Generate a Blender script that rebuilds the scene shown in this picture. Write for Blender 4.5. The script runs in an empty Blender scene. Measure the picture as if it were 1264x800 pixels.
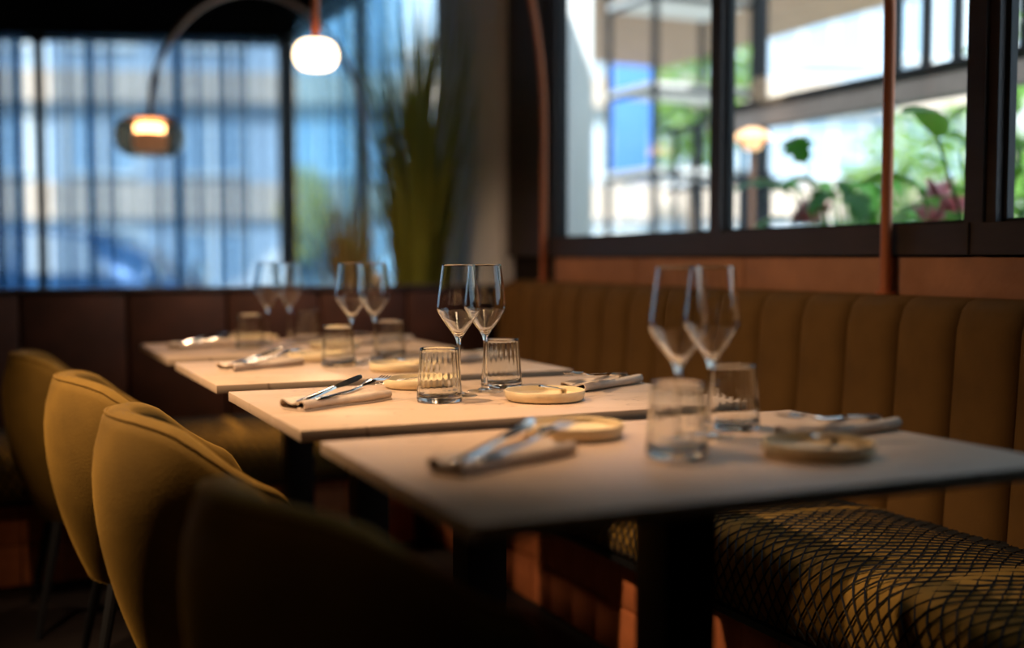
import bpy, bmesh, math, random
from mathutils import Vector, Matrix
random.seed(7)
SC = bpy.context.scene
COL = SC.collection
PI = math.pi

# ------------------------------------------------------------------ camera
CAM_Z, F_PX, HORIZON, VPX = 1.01, 1413.0, 320.0, -20.0      # 1264 x 800 frame
PITCH = math.atan((400 - HORIZON) / F_PX)
YAW = math.atan((632 - VPX) / (F_PX / math.cos(PITCH)))
FWD = Vector((math.sin(YAW) * math.cos(PITCH), math.cos(YAW) * math.cos(PITCH), -math.sin(PITCH)))
RGT = Vector((math.cos(YAW), -math.sin(YAW), 0))
cd = bpy.data.cameras.new('camera')
cam = bpy.data.objects.new('camera', cd)
COL.objects.link(cam)
cam.location = (0, 0, CAM_Z)
cam.rotation_euler = (PI / 2 - PITCH, 0, -YAW)
cd.sensor_width = 36.0
cd.lens = F_PX / 1264 * 36.0
cd.clip_start = 0.05
cd.clip_end = 200
cd.dof.use_dof = True
cd.dof.focus_distance = 2.17
cd.dof.aperture_fstop = 1.05
SC.camera = cam

# ------------------------------------------------------------------ world, sun, exposure
w = bpy.data.worlds.new('world')
SC.world = w
w.use_nodes = True
bg = w.node_tree.nodes['Background']
bg.inputs[0].default_value = (0.55, 0.78, 1.0, 1)
bg.inputs[1].default_value = 1.5
sd = bpy.data.lights.new('sun', 'SUN')
sd.energy = 9.0
sd.angle = 0.02
sd.color = (0.95, 0.97, 1.0)
so = bpy.data.objects.new('sun', sd)
COL.objects.link(so)
so.rotation_euler = Vector((0.36, 0.62, -0.85)).to_track_quat('-Z', 'Y').to_euler()
SC.view_settings.view_transform = 'Standard'
SC.view_settings.look = 'None'
SC.view_settings.gamma = 1
SC.view_settings.use_curve_mapping = False
SC.view_settings.exposure = 0.0


# ------------------------------------------------------------------ materials
def new_mat(name):
    m = bpy.data.materials.new(name)
    m.use_nodes = True
    nt = m.node_tree
    return m, nt, nt.nodes['Principled BSDF']


def mat(name, col, rough=0.5, metal=0.0, var=0.0, scale=8.0, bump=0.0, bscale=60.0, sheen=0.0, stretch=None, coat=0.0, spec=None):
    m, nt, p = new_mat(name)
    p.inputs['Base Color'].default_value = (*col, 1)
    p.inputs['Roughness'].default_value = rough
    p.inputs['Metallic'].default_value = metal
    if sheen:
        p.inputs['Sheen Weight'].default_value = sheen
        p.inputs['Sheen Roughness'].default_value = 0.4
        p.inputs['Sheen Tint'].default_value = (*[min(1, c * 2.2) for c in col], 1)
    if coat:
        p.inputs['Coat Weight'].default_value = coat
    if spec is not None:
        p.inputs['Specular IOR Level'].default_value = spec
    if var or bump:
        tc = nt.nodes.new('ShaderNodeTexCoord')
        mp = nt.nodes.new('ShaderNodeMapping')
        if stretch:
            mp.inputs['Scale'].default_value = stretch
        nt.links.new(tc.outputs['Object'], mp.inputs[0])
    if var:
        n = nt.nodes.new('ShaderNodeTexNoise')
        n.inputs['Scale'].default_value = scale
        n.inputs['Detail'].default_value = 5
        nt.links.new(mp.outputs[0], n.inputs['Vector'])
        r = nt.nodes.new('ShaderNodeValToRGB')
        r.color_ramp.elements[0].position = 0.3
        r.color_ramp.elements[1].position = 0.7
        r.color_ramp.elements[0].color = (*[c * (1 - var) for c in col], 1)
        r.color_ramp.elements[1].color = (*[min(1, c * (1 + var)) for c in col], 1)
        nt.links.new(n.outputs['Fac'], r.inputs[0])
        nt.links.new(r.outputs[0], p.inputs['Base Color'])
    if bump:
        n2 = nt.nodes.new('ShaderNodeTexNoise')
        n2.inputs['Scale'].default_value = bscale
        n2.inputs['Detail'].default_value = 3
        nt.links.new(mp.outputs[0], n2.inputs['Vector'])
        b = nt.nodes.new('ShaderNodeBump')
        b.inputs['Strength'].default_value = bump
        b.inputs['Distance'].default_value = 0.004
        nt.links.new(n2.outputs['Fac'], b.inputs['Height'])
        nt.links.new(b.outputs[0], p.inputs['Normal'])
    return m


def glass_mat(name, col=(1, 1, 1), rough=0.0, ior=1.5):
    m, nt, p = new_mat(name)
    g = nt.nodes.new('ShaderNodeBsdfGlass')
    g.inputs['Color'].default_value = (*col, 1)
    g.inputs['Roughness'].default_value = rough
    g.inputs['IOR'].default_value = ior
    nt.links.new(g.outputs[0], nt.nodes['Material Output'].inputs[0])
    nt.nodes.remove(p)
    return m


def pane_mat(name, tint=(0.95, 0.97, 0.97), refl=1.0):
    m, nt, p = new_mat(name)
    nt.nodes.remove(p)
    t = nt.nodes.new('ShaderNodeBsdfTransparent')
    t.inputs[0].default_value = (*tint, 1)
    g = nt.nodes.new('ShaderNodeBsdfGlossy')
    g.inputs['Roughness'].default_value = 0.01
    f = nt.nodes.new('ShaderNodeFresnel')
    gm = nt.nodes.new('ShaderNodeNewGeometry')
    mr = nt.nodes.new('ShaderNodeMapRange')                 # both faces of the pane reflect alike
    mr.inputs['To Min'].default_value = 1.5
    mr.inputs['To Max'].default_value = 1 / 1.5
    nt.links.new(gm.outputs['Backfacing'], mr.inputs['Value'])
    nt.links.new(mr.outputs[0], f.inputs[0])
    mu = nt.nodes.new('ShaderNodeMath')
    mu.operation = 'MULTIPLY'
    mu.inputs[1].default_value = refl
    mx = nt.nodes.new('ShaderNodeMixShader')
    nt.links.new(f.outputs[0], mu.inputs[0])
    nt.links.new(mu.outputs[0], mx.inputs[0])
    nt.links.new(t.outputs[0], mx.inputs[1])
    nt.links.new(g.outputs[0], mx.inputs[2])
    nt.links.new(mx.outputs[0], nt.nodes['Material Output'].inputs[0])
    return m


def sheer_mat(name, col, tr, opac):
    m, nt, p = new_mat(name)
    nt.nodes.remove(p)
    t = nt.nodes.new('ShaderNodeBsdfTransparent')
    t.inputs[0].default_value = (*tr, 1)
    d = nt.nodes.new('ShaderNodeBsdfDiffuse')
    d.inputs[0].default_value = (*col, 1)
    l = nt.nodes.new('ShaderNodeBsdfTranslucent')
    l.inputs[0].default_value = (*col, 1)
    a = nt.nodes.new('ShaderNodeMixShader')
    a.inputs[0].default_value = 0.5
    nt.links.new(d.outputs[0], a.inputs[1])
    nt.links.new(l.outputs[0], a.inputs[2])
    mx = nt.nodes.new('ShaderNodeMixShader')
    mx.inputs[0].default_value = opac
    nt.links.new(t.outputs[0], mx.inputs[1])
    nt.links.new(a.outputs[0], mx.inputs[2])
    nt.links.new(mx.outputs[0], nt.nodes['Material Output'].inputs[0])
    return m


def emit_mat(name, col, strength):
    m, nt, p = new_mat(name)
    p.inputs['Base Color'].default_value = (*col, 1)
    p.inputs['Emission Color'].default_value = (*col, 1)
    p.inputs['Emission Strength'].default_value = strength
    return m


def leaf_mat(name, col):
    m, nt, p = new_mat(name)
    p.inputs['Base Color'].default_value = (*col, 1)
    p.inputs['Roughness'].default_value = 0.35
    t = nt.nodes.new('ShaderNodeBsdfTranslucent')
    t.inputs[0].default_value = (col[0] * 1.6, min(1, col[1] * 1.6), col[2], 1)
    mx = nt.nodes.new('ShaderNodeMixShader')
    mx.inputs[0].default_value = 0.35
    nt.links.new(p.outputs[0], mx.inputs[1])
    nt.links.new(t.outputs[0], mx.inputs[2])
    nt.links.new(mx.outputs[0], nt.nodes['Material Output'].inputs[0])
    return m


def table_mat():
    m, nt, p = new_mat('table_laminate')
    tc = nt.nodes.new('ShaderNodeTexCoord')
    mp = nt.nodes.new('ShaderNodeMapping')
    mp.inputs['Rotation'].default_value = (0, 0, 0.5)
    mp.inputs['Scale'].default_value = (1, 2.2, 1)
    nt.links.new(tc.outputs['Object'], mp.inputs[0])
    n = nt.nodes.new('ShaderNodeTexNoise')
    n.inputs['Scale'].default_value = 3.2
    n.inputs['Detail'].default_value = 6
    n.inputs['Distortion'].default_value = 1.6
    nt.links.new(mp.outputs[0], n.inputs['Vector'])
    r = nt.nodes.new('ShaderNodeValToRGB')
    e = r.color_ramp.elements
    e[0].position, e[0].color = 0.40, (0.50, 0.355, 0.24, 1)
    e[1].position, e[1].color = 0.62, (0.54, 0.39, 0.27, 1)
    for pos, c in ((0.495, (0.50, 0.355, 0.24, 1)), (0.505, (0.22, 0.14, 0.085, 1)), (0.515, (0.52, 0.375, 0.255, 1))):
        k = e.new(pos)
        k.color = c
    nt.links.new(n.outputs['Fac'], r.inputs[0])
    # veins only in places
    n2 = nt.nodes.new('ShaderNodeTexNoise')
    n2.inputs['Scale'].default_value = 4.5
    nt.links.new(tc.outputs['Object'], n2.inputs['Vector'])
    r2 = nt.nodes.new('ShaderNodeValToRGB')
    r2.color_ramp.elements[0].position = 0.42
    r2.color_ramp.elements[1].position = 0.55
    nt.links.new(n2.outputs['Fac'], r2.inputs[0])
    mx = nt.nodes.new('ShaderNodeMixRGB')
    mx.inputs[1].default_value = (0.52, 0.375, 0.255, 1)
    nt.links.new(r2.outputs[0], mx.inputs[0])
    nt.links.new(r.outputs[0], mx.inputs[2])
    nt.links.new(mx.outputs[0], p.inputs['Base Color'])
    p.inputs['Roughness'].default_value = 0.42
    return m


M = dict(
    table=table_mat(),
    black=mat('black_steel', (0.012, 0.012, 0.013), 0.45, 0.3),
    velvet=mat('olive_velvet', (0.165, 0.091, 0.014), 0.85, spec=0.2, var=0.22, scale=9, bump=0.15, bscale=220, sheen=0.5),
    bench=mat('bench_velvet', (0.105, 0.052, 0.012), 0.85, spec=0.2, var=0.2, scale=7, bump=0.15, bscale=200, sheen=0.4),
    seat=mat('bench_seat_velvet', (0.25, 0.14, 0.024), 0.85, spec=0.2, var=0.2, scale=9, bump=0.1, bscale=200, sheen=0.3),
    leather=mat('brown_leather', (0.052, 0.018, 0.009), 0.6, spec=0.3, var=0.3, scale=10, bump=0.2, bscale=90),
    net=mat('net_cord', (0.006, 0.006, 0.007), 0.7),
    terra=mat('terracotta', (0.52, 0.15, 0.045), 0.75, var=0.18, scale=14, bump=0.3, bscale=120),
    terraw=mat('terracotta_wall', (0.34, 0.15, 0.075), 0.75, var=0.15, scale=10, bump=0.3, bscale=80),
    frame=mat('window_timber', (0.034, 0.021, 0.017), 0.5, var=0.2, scale=6, stretch=(1, 1, 6)),
    frameblk=mat('window_seal', (0.008, 0.008, 0.009), 0.6),
    dark=mat('dark_plaster', (0.012, 0.008, 0.007), 0.8, spec=0.2, bump=0.1, bscale=40),
    ceil=mat('ceiling_black', (0.003, 0.0025, 0.002), 0.9, bump=0.05, bscale=30, spec=0.0),
    floor=mat('floor_dark_wood', (0.008, 0.005, 0.004), 0.6, spec=0.2, var=0.3, scale=5, stretch=(1, 8, 1)),
    column=mat('grey_plaster', (0.72, 0.74, 0.80), 0.85, var=0.1, scale=3, bump=0.1, bscale=30),
    copper=mat('copper', (0.46, 0.145, 0.06), 0.42, 0.35),
    bronze=mat('dark_bronze', (0.30, 0.16, 0.10), 0.4, 0.7),
    steel=mat('steel', (0.72, 0.70, 0.68), 0.14, 1.0),
    plate=mat('stoneware', (0.72, 0.58, 0.36), 0.45, var=0.05, scale=30),
    linen=mat('linen', (0.60, 0.48, 0.37), 0.9, var=0.08, scale=60, bump=0.3, bscale=500),
    glass=glass_mat('clear_glass', (0.985, 0.99, 0.985)),
    thin=pane_mat('thin_glass', (0.96, 0.97, 0.96), 1.0),
    pane=pane_mat('window_glass', (0.95, 0.97, 0.97), 0.4),
    smoke=pane_mat('smoked_glass', (0.46, 0.34, 0.24), 1.6),
    bulb=emit_mat('lamp_globe', (1.0, 0.74, 0.46), 5.0),
    disc=emit_mat('lamp_disc', (1.0, 0.66, 0.34), 22.0),
    sheer=sheer_mat('sheer_curtain', (0.10, 0.17, 0.24), (0.72, 0.86, 1.0), 0.52),
    sheerlight=sheer_mat('light_sheer_curtain', (0.30, 0.42, 0.52), (0.80, 0.93, 1.0), 0.16),
    grass=leaf_mat('grass_blade', (0.29, 0.30, 0.055)),
    drygrass=leaf_mat('dry_grass', (0.50, 0.38, 0.15)),
    pot=mat('dark_pot', (0.03, 0.022, 0.018), 0.6),
    cream=mat('cream_ceramic', (0.75, 0.65, 0.48), 0.4),
    soil=mat('soil', (0.02, 0.014, 0.01), 0.95),
    leafa=leaf_mat('leaf_green', (0.05, 0.17, 0.025)),
    leafb=leaf_mat('leaf_light', (0.14, 0.30, 0.05)),
    treeleaf=leaf_mat('tree_leaf', (0.20, 0.34, 0.06)),
    yellowleaf=leaf_mat('yellow_leaf', (0.55, 0.45, 0.05)),
    pink=mat('pink_petal', (0.95, 0.45, 0.45), 0.6),
    bark=mat('bark', (0.12, 0.08, 0.05), 0.9),
    ground=mat('paving', (0.62, 0.62, 0.60), 0.9, var=0.1, scale=3),
    wallpale=mat('pale_render', (0.88, 0.86, 0.80), 0.9, var=0.04, scale=2),
    wallblue=mat('bluegrey_render', (0.42, 0.52, 0.62), 0.9, var=0.06, scale=2),
    beige=mat('beige_stone', (0.62, 0.50, 0.40), 0.9, var=0.08, scale=3),
    winglass=mat('dark_window_glass', (0.10, 0.17, 0.24), 0.4),
    paneblue=mat('light_window_glass', (0.40, 0.55, 0.68), 0.15),
    carblue=mat('car_paint_blue', (0.03, 0.11, 0.26), 0.25, 0.2, coat=1.0),
    carwhite=mat('car_paint_white', (0.82, 0.84, 0.86), 0.3, coat=1.0),
    tyre=mat('tyre', (0.012, 0.012, 0.012), 0.8),
    wood=mat('deck_wood', (0.42, 0.26, 0.15), 0.7, var=0.2, scale=5, stretch=(1, 8, 1)),
    greybeam=mat('weathered_beam', (0.20, 0.17, 0.15), 0.8, var=0.15, scale=6),
    signblue=mat('blue_banner', (0.10, 0.28, 0.75), 0.7),
)


# ------------------------------------------------------------------ mesh helpers
class MB:
    def __init__(self):
        self.v, self.f = [], []

    def add(self, vs, fs):
        o = len(self.v)
        self.v += [tuple(p) for p in vs]
        self.f += [tuple(i + o for i in q) for q in fs]
        return self

    def box(self, x0, x1, y0, y1, z0, z1, bev=0.0):
        if bev <= 0:
            vs = [(x, y, z) for z in (z0, z1) for y in (y0, y1) for x in (x0, x1)]
            return self.add(vs, [(0, 2, 3, 1), (4, 5, 7, 6), (0, 1, 5, 4), (2, 6, 7, 3), (0, 4, 6, 2), (1, 3, 7, 5)])
        bm = bmesh.new()
        bmesh.ops.create_cube(bm, size=1)
        for p in bm.verts:
            p.co = Vector(((x0 + x1) / 2 + p.co.x * (x1 - x0), (y0 + y1) / 2 + p.co.y * (y1 - y0), (z0 + z1) / 2 + p.co.z * (z1 - z0)))
        bmesh.ops.bevel(bm, geom=bm.edges[:], offset=bev, segments=2, affect='EDGES', profile=0.5)
        bm.verts.index_update()
        self.add([p.co for p in bm.verts], [[q.index for q in fc.verts] for fc in bm.faces])
        bm.free()
        return self

    def lathe(self, prof, n=32, c=(0, 0, 0), closed=False, mod=None):
        vs, fs, m = [], [], len(prof)
        for i in range(n):
            a = 2 * PI * i / n
            for k, (r, z) in enumerate(prof):
                rr = r * (mod(a, k, z) if mod else 1)
                vs.append((c[0] + rr * math.cos(a), c[1] + rr * math.sin(a), c[2] + z))
        for i in range(n):
            j = (i + 1) % n
            for k in range(m if closed else m - 1):
                l = (k + 1) % m
                fs.append((i * m + k, j * m + k, j * m + l, i * m + l))
        return self.add(vs, fs)

    def tube(self, pts, r, n=10, cap=True):
        pts = [Vector(p) for p in pts]
        rs = r if isinstance(r, (list, tuple)) else [r] * len(pts)
        vs, fs, nrm = [], [], None
        for i, p in enumerate(pts):
            t = (pts[min(i + 1, len(pts) - 1)] - pts[max(i - 1, 0)]).normalized()
            if nrm is None:
                nrm = t.orthogonal().normalized()
            nrm = (nrm - t * nrm.dot(t)).normalized()
            b = t.cross(nrm)
            for k in range(n):
                a = 2 * PI * k / n
                vs.append(p + (nrm * math.cos(a) + b * math.sin(a)) * rs[i])
        for i in range(len(pts) - 1):
            for k in range(n):
                l = (k + 1) % n
                fs.append((i * n + k, i * n + l, (i + 1) * n + l, (i + 1) * n + k))
        if cap:
            fs.append(tuple(range(n))[::-1])
            fs.append(tuple((len(pts) - 1) * n + k for k in range(n)))
        return self.add(vs, fs)

    def prism(self, poly, z0, z1):
        n = len(poly)
        vs = [(x, y, z0) for x, y in poly] + [(x, y, z1) for x, y in poly]
        fs = [tuple(range(n))[::-1], tuple(range(n, 2 * n))] + [(i, (i + 1) % n, n + (i + 1) % n, n + i) for i in range(n)]
        return self.add(vs, fs)

    def grid(self, rows, close_u=False, close_v=False):
        m, n = len(rows), len(rows[0])
        vs = [p for r in rows for p in r]
        fs = []
        for i in range(m if close_u else m - 1):
            for k in range(n if close_v else n - 1):
                a, b, l = i, (i + 1) % m, (k + 1) % n
                fs.append((a * n + k, a * n + l, b * n + l, b * n + k))
        return self.add(vs, fs)

    def xf(self, mtx):
        self.v = [tuple(mtx @ Vector(p)) for p in self.v]
        return self

    def build(self, name, m, parent=None, smooth=0.6, loc=None, rz=0.0, recalc=True):
        me = bpy.data.meshes.new(name)
        me.from_pydata(self.v, [], self.f)
        me.validate()
        if recalc:
            bm = bmesh.new()
            bm.from_mesh(me)
            bmesh.ops.recalc_face_normals(bm, faces=bm.faces[:])
            bm.to_mesh(me)
            bm.free()
        if m:
            me.materials.append(m)
        if smooth:
            me.shade_smooth()
            me.set_sharp_from_angle(angle=smooth)
        o = bpy.data.objects.new(name, me)
        COL.objects.link(o)
        if parent:
            o.parent = parent
        if loc:
            o.location = loc
            o.rotation_euler = (0, 0, rz)
        return o


def tag(o, label, cat, group=None, kind=None):
    o['label'] = label
    o['category'] = cat
    if group:
        o['group'] = group
    if kind:
        o['kind'] = kind
    return o


def empty(name, loc=(0, 0, 0), rz=0.0, label=None, cat=None, group=None, kind=None):
    o = bpy.data.objects.new(name, None)
    COL.objects.link(o)
    o.location = loc
    o.rotation_euler = (0, 0, rz)
    o.empty_display_size = 0.1
    if label:
        tag(o, label, cat, group, kind)
    return o


def copy_tree(o, parent=None):
    c = o.copy()
    COL.objects.link(c)
    c.parent = parent
    for ch in o.children:
        copy_tree(ch, c)
    return c


def struct(o, label=None):
    o['kind'] = 'structure'
    if label:
        o['label'] = label
    return o


def box(name, m, b, parent=None, bev=0.0):
    return MB().box(*b, bev).build(name, m, parent)


def at(px, depth):
    """plan position of a thing seen at picture column px, depth metres along the view"""
    lat = (px - 632) / F_PX * depth
    f = Vector((math.sin(YAW), math.cos(YAW)))
    r = Vector((math.cos(YAW), -math.sin(YAW)))
    p = f * depth + r * lat
    return p.x, p.y


# ------------------------------------------------------------------ the room
CEIL = 2.6
WX = 2.0                                                   # inner face of the window wall
CORN = Vector((2.0, 8.28))
WD = Vector((-0.939, 0.343))                               # along the street front, away from the corner
WN = Vector((0.343, 0.939))                                # out to the street


def sp(u, v, z=0.0):
    p = CORN + WD * u + WN * v
    return (p.x, p.y, z)


END = 7.2
far = sp(END, 0)
struct(MB().prism([(-4.6, -3.1), (2.15, -3.1), (2.15, 8.33), (far[0], far[1] + 0.05), (-4.6, far[1] + 0.05)], -0.1, 0).build('floor', M['floor']), 'dark timber floor of the dining room')
struct(MB().prism([(-4.7, -3.2), (2.14, -3.2), (2.14, 8.6), (far[0], far[1] + 0.2), (-4.7, far[1] + 0.2)], CEIL, CEIL + 0.25).build('ceiling', M['ceil']), 'flat black ceiling')
struct(box('wall_left', M['dark'], (-4.75, -4.6, -3.1, far[1] + 0.2, 0, CEIL)), 'dark plaster side wall')
struct(box('wall_back', M['dark'], (-4.6, 2.3, -3.25, -3.1, 0, CEIL)), 'dark plaster end wall')
wr = struct(box('wall_right', M['dark'], (WX, WX + 0.05, -3.1, 4.32, 0, 1.02)), 'low wall under the timber windows')
box('header', M['dark'], (WX, WX + 0.05, -3.1, 4.32, 2.34, CEIL), wr)
box('pier', M['frame'], (WX - 0.03, WX + 0.04, 3.95, 4.32, 1.02, 2.34), wr)
box('pier', M['dark'], (WX, WX + 0.05, -3.1, 0.645, 1.02, 2.34), wr)  # unseen stretch closed solid instead of glazed, to cut daylight on the tables
# terracotta blocks above the bench, joints open
bm0 = None
y = 0.30
while y < 3.9:
    L = 0.60
    if bm0 is None:
        bm0 = box('block', M['terraw'], (-0.012, 0.012, -L / 2 + 0.003, L / 2 - 0.003, 0.0, 0.110), wr, 0.004)
        o = bm0
    else:
        o = bm0.copy()
        COL.objects.link(o)
    o.location = (WX - 0.014, y + L / 2, 0.905)
    y += L
# timber windows of the right wall
ZB, ZT = 1.09, 2.28
wins = [(2.885, 3.90), (1.898, 2.83), (0.70, 1.81)]


def timber_window(k, y0, y1):
    f = MB()
    ft = 0.035
    f.box(WX - 0.02, WX + 0.03, y0 - 0.027, y0, 1.02, 2.34)
    f.box(WX - 0.02, WX + 0.03, y1, y1 + 0.027, 1.02, 2.34)
    f.box(WX - 0.035, WX + 0.035, y0 - 0.027, y1 + 0.027, 1.02, ZB)
    f.box(WX - 0.02, WX + 0.03, y0 - 0.027, y1 + 0.027, ZT, 2.34)
    o = struct(f.build('window_%d' % k, M['frame'], smooth=0), 'dark brown timber window in the low wall above the bench')
    s = MB()
    for a, b in ((y0, y0 + 0.012), (y1 - 0.012, y1)):
        s.box(WX, WX + 0.02, a, b, ZB, ZT)
    s.box(WX, WX + 0.02, y0, y1, ZB, ZB + 0.008)
    s.build('seal', M['frameblk'], o, 0)
    MB().box(WX + 0.008, WX + 0.012, y0, y1, ZB, ZT).build('pane', M['pane'], o, 0)
    return o


for k, (a, b) in enumerate(wins):
    timber_window(k + 1, a, b)
for k, (a, b) in enumerate([(1.838, 1.870)]):
    struct(box('trim_%d' % (k + 1), M['frame'], (WX - 0.03, WX + 0.035, a, b, 1.02, 2.34)), 'dark timber post between two windows')
struct(box('column', M['column'], (1.93, 2.25, 4.325, 5.05, 0, CEIL), None, 0.015), 'grey plastered column beside the tall grass')


# glazed fronts: posts, rails, panes
def glazed(k, pts, label):
    """pts: plan points of posts; posts and rails are parts of one frame"""
    o = None
    for i, p in enumerate(pts):
        b = MB().box(-0.04, 0.04, -0.035, 0.035, 0, CEIL)
        if o is None:
            o = struct(b.build('window_%d' % k, M['frameblk'], None, 0), label)
            o.location = (p[0], p[1], 0)
            base = Vector((p[0], p[1], 0))
        else:
            q = b.build('post', M['frameblk'], o, 0)
            q.location = (p[0] - base.x, p[1] - base.y, 0)
    for p, q in zip(pts, pts[1:]):
        d = Vector((q[0] - p[0], q[1] - p[1]))
        L, a = d.length, math.atan2(d.y, d.x)
        for z0, z1 in ((0, 0.09), (CEIL - 0.05, CEIL)):
            r = MB().box(0, L, -0.025, 0.025, z0, z1).build('rail', M['frameblk'], o, 0)
            r.location = (p[0] - base.x, p[1] - base.y, 0)
            r.rotation_euler.z = a
        g = MB().box(0, L, -0.004, 0.004, 0.09, CEIL - 0.05).build('pane', M['pane'], o, 0)
        g.location = (p[0] - base.x, p[1] - base.y, 0)
        g.rotation_euler.z = a
    return o


glazed(6, [sp(u, 0)[:2] for u in (0, 1.72, 3.44, 5.16, 6.88, 7.2)], 'floor to ceiling glazed street front with black posts')
glazed(7, [(2.08, 5.08), (2.08, 6.68), (2.03, 8.25)], 'floor to ceiling glazed side front with black posts')


# sheer curtains hung in folds
def curtain(name, p0, p1, pitch, amp, label, seed, m='sheer'):
    rnd = random.Random(seed)
    p0, p1 = Vector(p0), Vector(p1)
    d = (p1 - p0)
    L = d.length
    d = d / L
    nrm = Vector((-d.y, d.x))
    s, line = 0.0, []
    n = int(L / pitch)
    ph = [rnd.uniform(-0.35, 0.35) for _ in range(n + 3)]
    am = [rnd.uniform(0.5, 1.35) for _ in range(n + 3)]
    steps = n * 12
    for i in range(steps + 1):
        t = i / 12
        k = int(t)
        fr = t - k
        a = am[k] * (1 - fr) + am[k + 1] * fr
        pp = ph[k] * (1 - fr) + ph[k + 1] * fr
        x = (t + pp * 0.5 + 0.24 * a * math.sin(4 * PI * t)) * pitch
        y_ = amp * a * math.sin(2 * PI * t + pp)
        x = min(max(x, 0), L)
        line.append(p0 + d * x + nrm * y_)
    rows = []
    for z, wv in ((0.02, 1.08), (0.9, 1.0), (1.8, 1.0), (CEIL - 0.03, 0.95)):
        rows.append([(q.x, q.y, z) for q in line])
    o = MB().grid(rows).build(name, M[m], None, 3.0)
    tag(o, label, 'curtain', 'sheer curtains along the glazed fronts')
    return o


ci = -0.14
curtain('sheer_curtain', sp(0.03, ci)[:2], sp(1.72, ci)[:2], 0.155, 0.045, 'blue-grey sheer curtain in the street window beside the corner post', 1)
curtain('sheer_curtain', sp(1.74, ci)[:2], sp(3.44, ci)[:2], 0.145, 0.045, 'blue-grey sheer curtain in the second street bay from the corner post', 2)
curtain('sheer_curtain', sp(3.46, ci)[:2], sp(5.15, ci)[:2], 0.09, 0.032, 'blue-grey sheer curtain in the third street bay from the corner post', 3)
curtain('sheer_curtain', sp(5.17, ci)[:2], sp(7.1, ci)[:2], 0.09, 0.032, 'blue-grey sheer curtain in the last street bay from the corner post', 4)
curtain('sheer_curtain', (1.91, 7.55), (1.91, 5.42), 0.11, 0.035, 'sheer curtain drawn behind the tall grass plants by the grey column', 5, 'sheerlight')

# ceiling spots (above the picture) that light the chairs and tables
SPOTS = [((-0.25, 2.16, CEIL), (0.72, 2.40, 0.75), 225, 0.66, 'over the chair backs'),
         ((-1.25, 3.05, CEIL), (0.20, 2.45, 0.62), 300, 0.40, 'behind the chairs'),
         ((0.55, 3.38, CEIL), (0.98, 3.86, 0.25), 70, 0.27, 'before the brown bench'),
         ((-1.0, 0.75, CEIL), (0.25, 1.30, 0.65), 5, 0.36, 'at the end of the chair row, added as fill')]  # unseen fill lamp, added to lift the dark end chair


def ceiling_spot(loc, target, power, size, where):
    e = empty('ceiling_spot', loc, 0, 'black cylindrical spotlight on the ceiling ' + where, 'spotlight', 'ceiling spotlights')
    MB().lathe([(0.001, 0), (0.05, 0), (0.05, -0.012), (0.001, -0.012)], 20).build('mount', M['black'], e)
    d = (Vector(target) - Vector(loc)).normalized()
    h = MB().lathe([(0.001, 0.0), (0.036, 0.0), (0.036, 0.11), (0.031, 0.11), (0.031, 0.02), (0.001, 0.02)], 20).build('housing', M['black'], e)
    h.rotation_mode = 'QUATERNION'
    h.rotation_quaternion = d.to_track_quat('Z', 'Y')
    h.location = Vector((0, 0, -0.035))
    l = bpy.data.lights.new('spot', 'SPOT')
    l.energy = power
    l.color = (1.0, 0.68, 0.41)
    l.spot_size = size * 2
    l.spot_blend = 1.0
    l.shadow_soft_size = 0.03
    l.cycles.is_caustics_light = True
    o = bpy.data.objects.new('spot_lamp', l)
    COL.objects.link(o)
    o.parent = e
    o.location = Vector((0, 0, -0.035)) + d * 0.12
    o.rotation_euler = d.to_track_quat('-Z', 'Y').to_euler()


for s in SPOTS:
    ceiling_spot(*s)

# ------------------------------------------------------------------ benches
BX = 1.86                                                  # face of the long bench's back
rb = empty('banquette', (1.6, 2.2, 0), 0, 'long olive velvet bench with channelled back under the timber windows', 'bench')
OFF = Vector((-1.6, -2.2, 0))


def sub(o, off=OFF):
    o.location = o.location + off
    return o


Y0, Y1 = 0.30, 4.20
PITCHC = 0.167
n = int(round((Y1 - Y0) / PITCHC))
PITCHC = (Y1 - Y0) / n
rows = []
zs = [0.40, 0.43, 0.52, 0.64, 0.76, 0.86, 0.90, 0.918, 0.926]
for iz, z in enumerate(zs):
    t = (z - 0.40) / 0.526
    lean = 0.035 * t
    rnd_ = 0.0 if z < 0.89 else (0.010, 0.026, 0.052)[iz - 6]
    r = []
    for k in range(9):
        s = -1 + 2 * k / 8
        bul = 0.027 * math.sqrt(max(0, 1 - abs(s) ** 2.6))
        r.append((lean + rnd_ - bul, s * (PITCHC / 2 - 0.001), z))
    r = [(0.075 + lean, r[0][1], z)] + r + [(0.075 + lean, r[-1][1], z)]
    rows.append(r)
chn = MB().grid(rows)
chn.add([rows[-1][k] for k in range(11)], [tuple(range(11))])
ch0 = None
for i in range(n):
    if ch0 is None:
        ch0 = chn.build('back_channel', M['bench'], rb, 0.9)
        o = ch0
    else:
        o = ch0.copy()
        COL.objects.link(o)
    o.location = Vector((BX, Y0 + (i + 0.5) * PITCHC, 0)) + OFF
sub(box('ledge', M['bench'], (1.925, 1.968, Y0, 4.32, 0.05, 0.905), rb, 0.006))


def seat_profile(k=16):
    """section of the seat from the back edge over the front roll down, x from the back (0) to the front (-)"""
    pts = [(0.0, 0.432), (-0.10, 0.446), (-0.22, 0.452), (-0.33, 0.450), (-0.40, 0.442)]
    for i in range(1, 7):
        a = PI / 2 * i / 6
        pts.append((-0.40 - 0.075 * math.sin(a), 0.442 - 0.075 * (1 - math.cos(a))))
    pts += [(-0.478, 0.33), (-0.472, 0.295), (-0.455, 0.278)]
    return pts


PROF = seat_profile()


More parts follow.
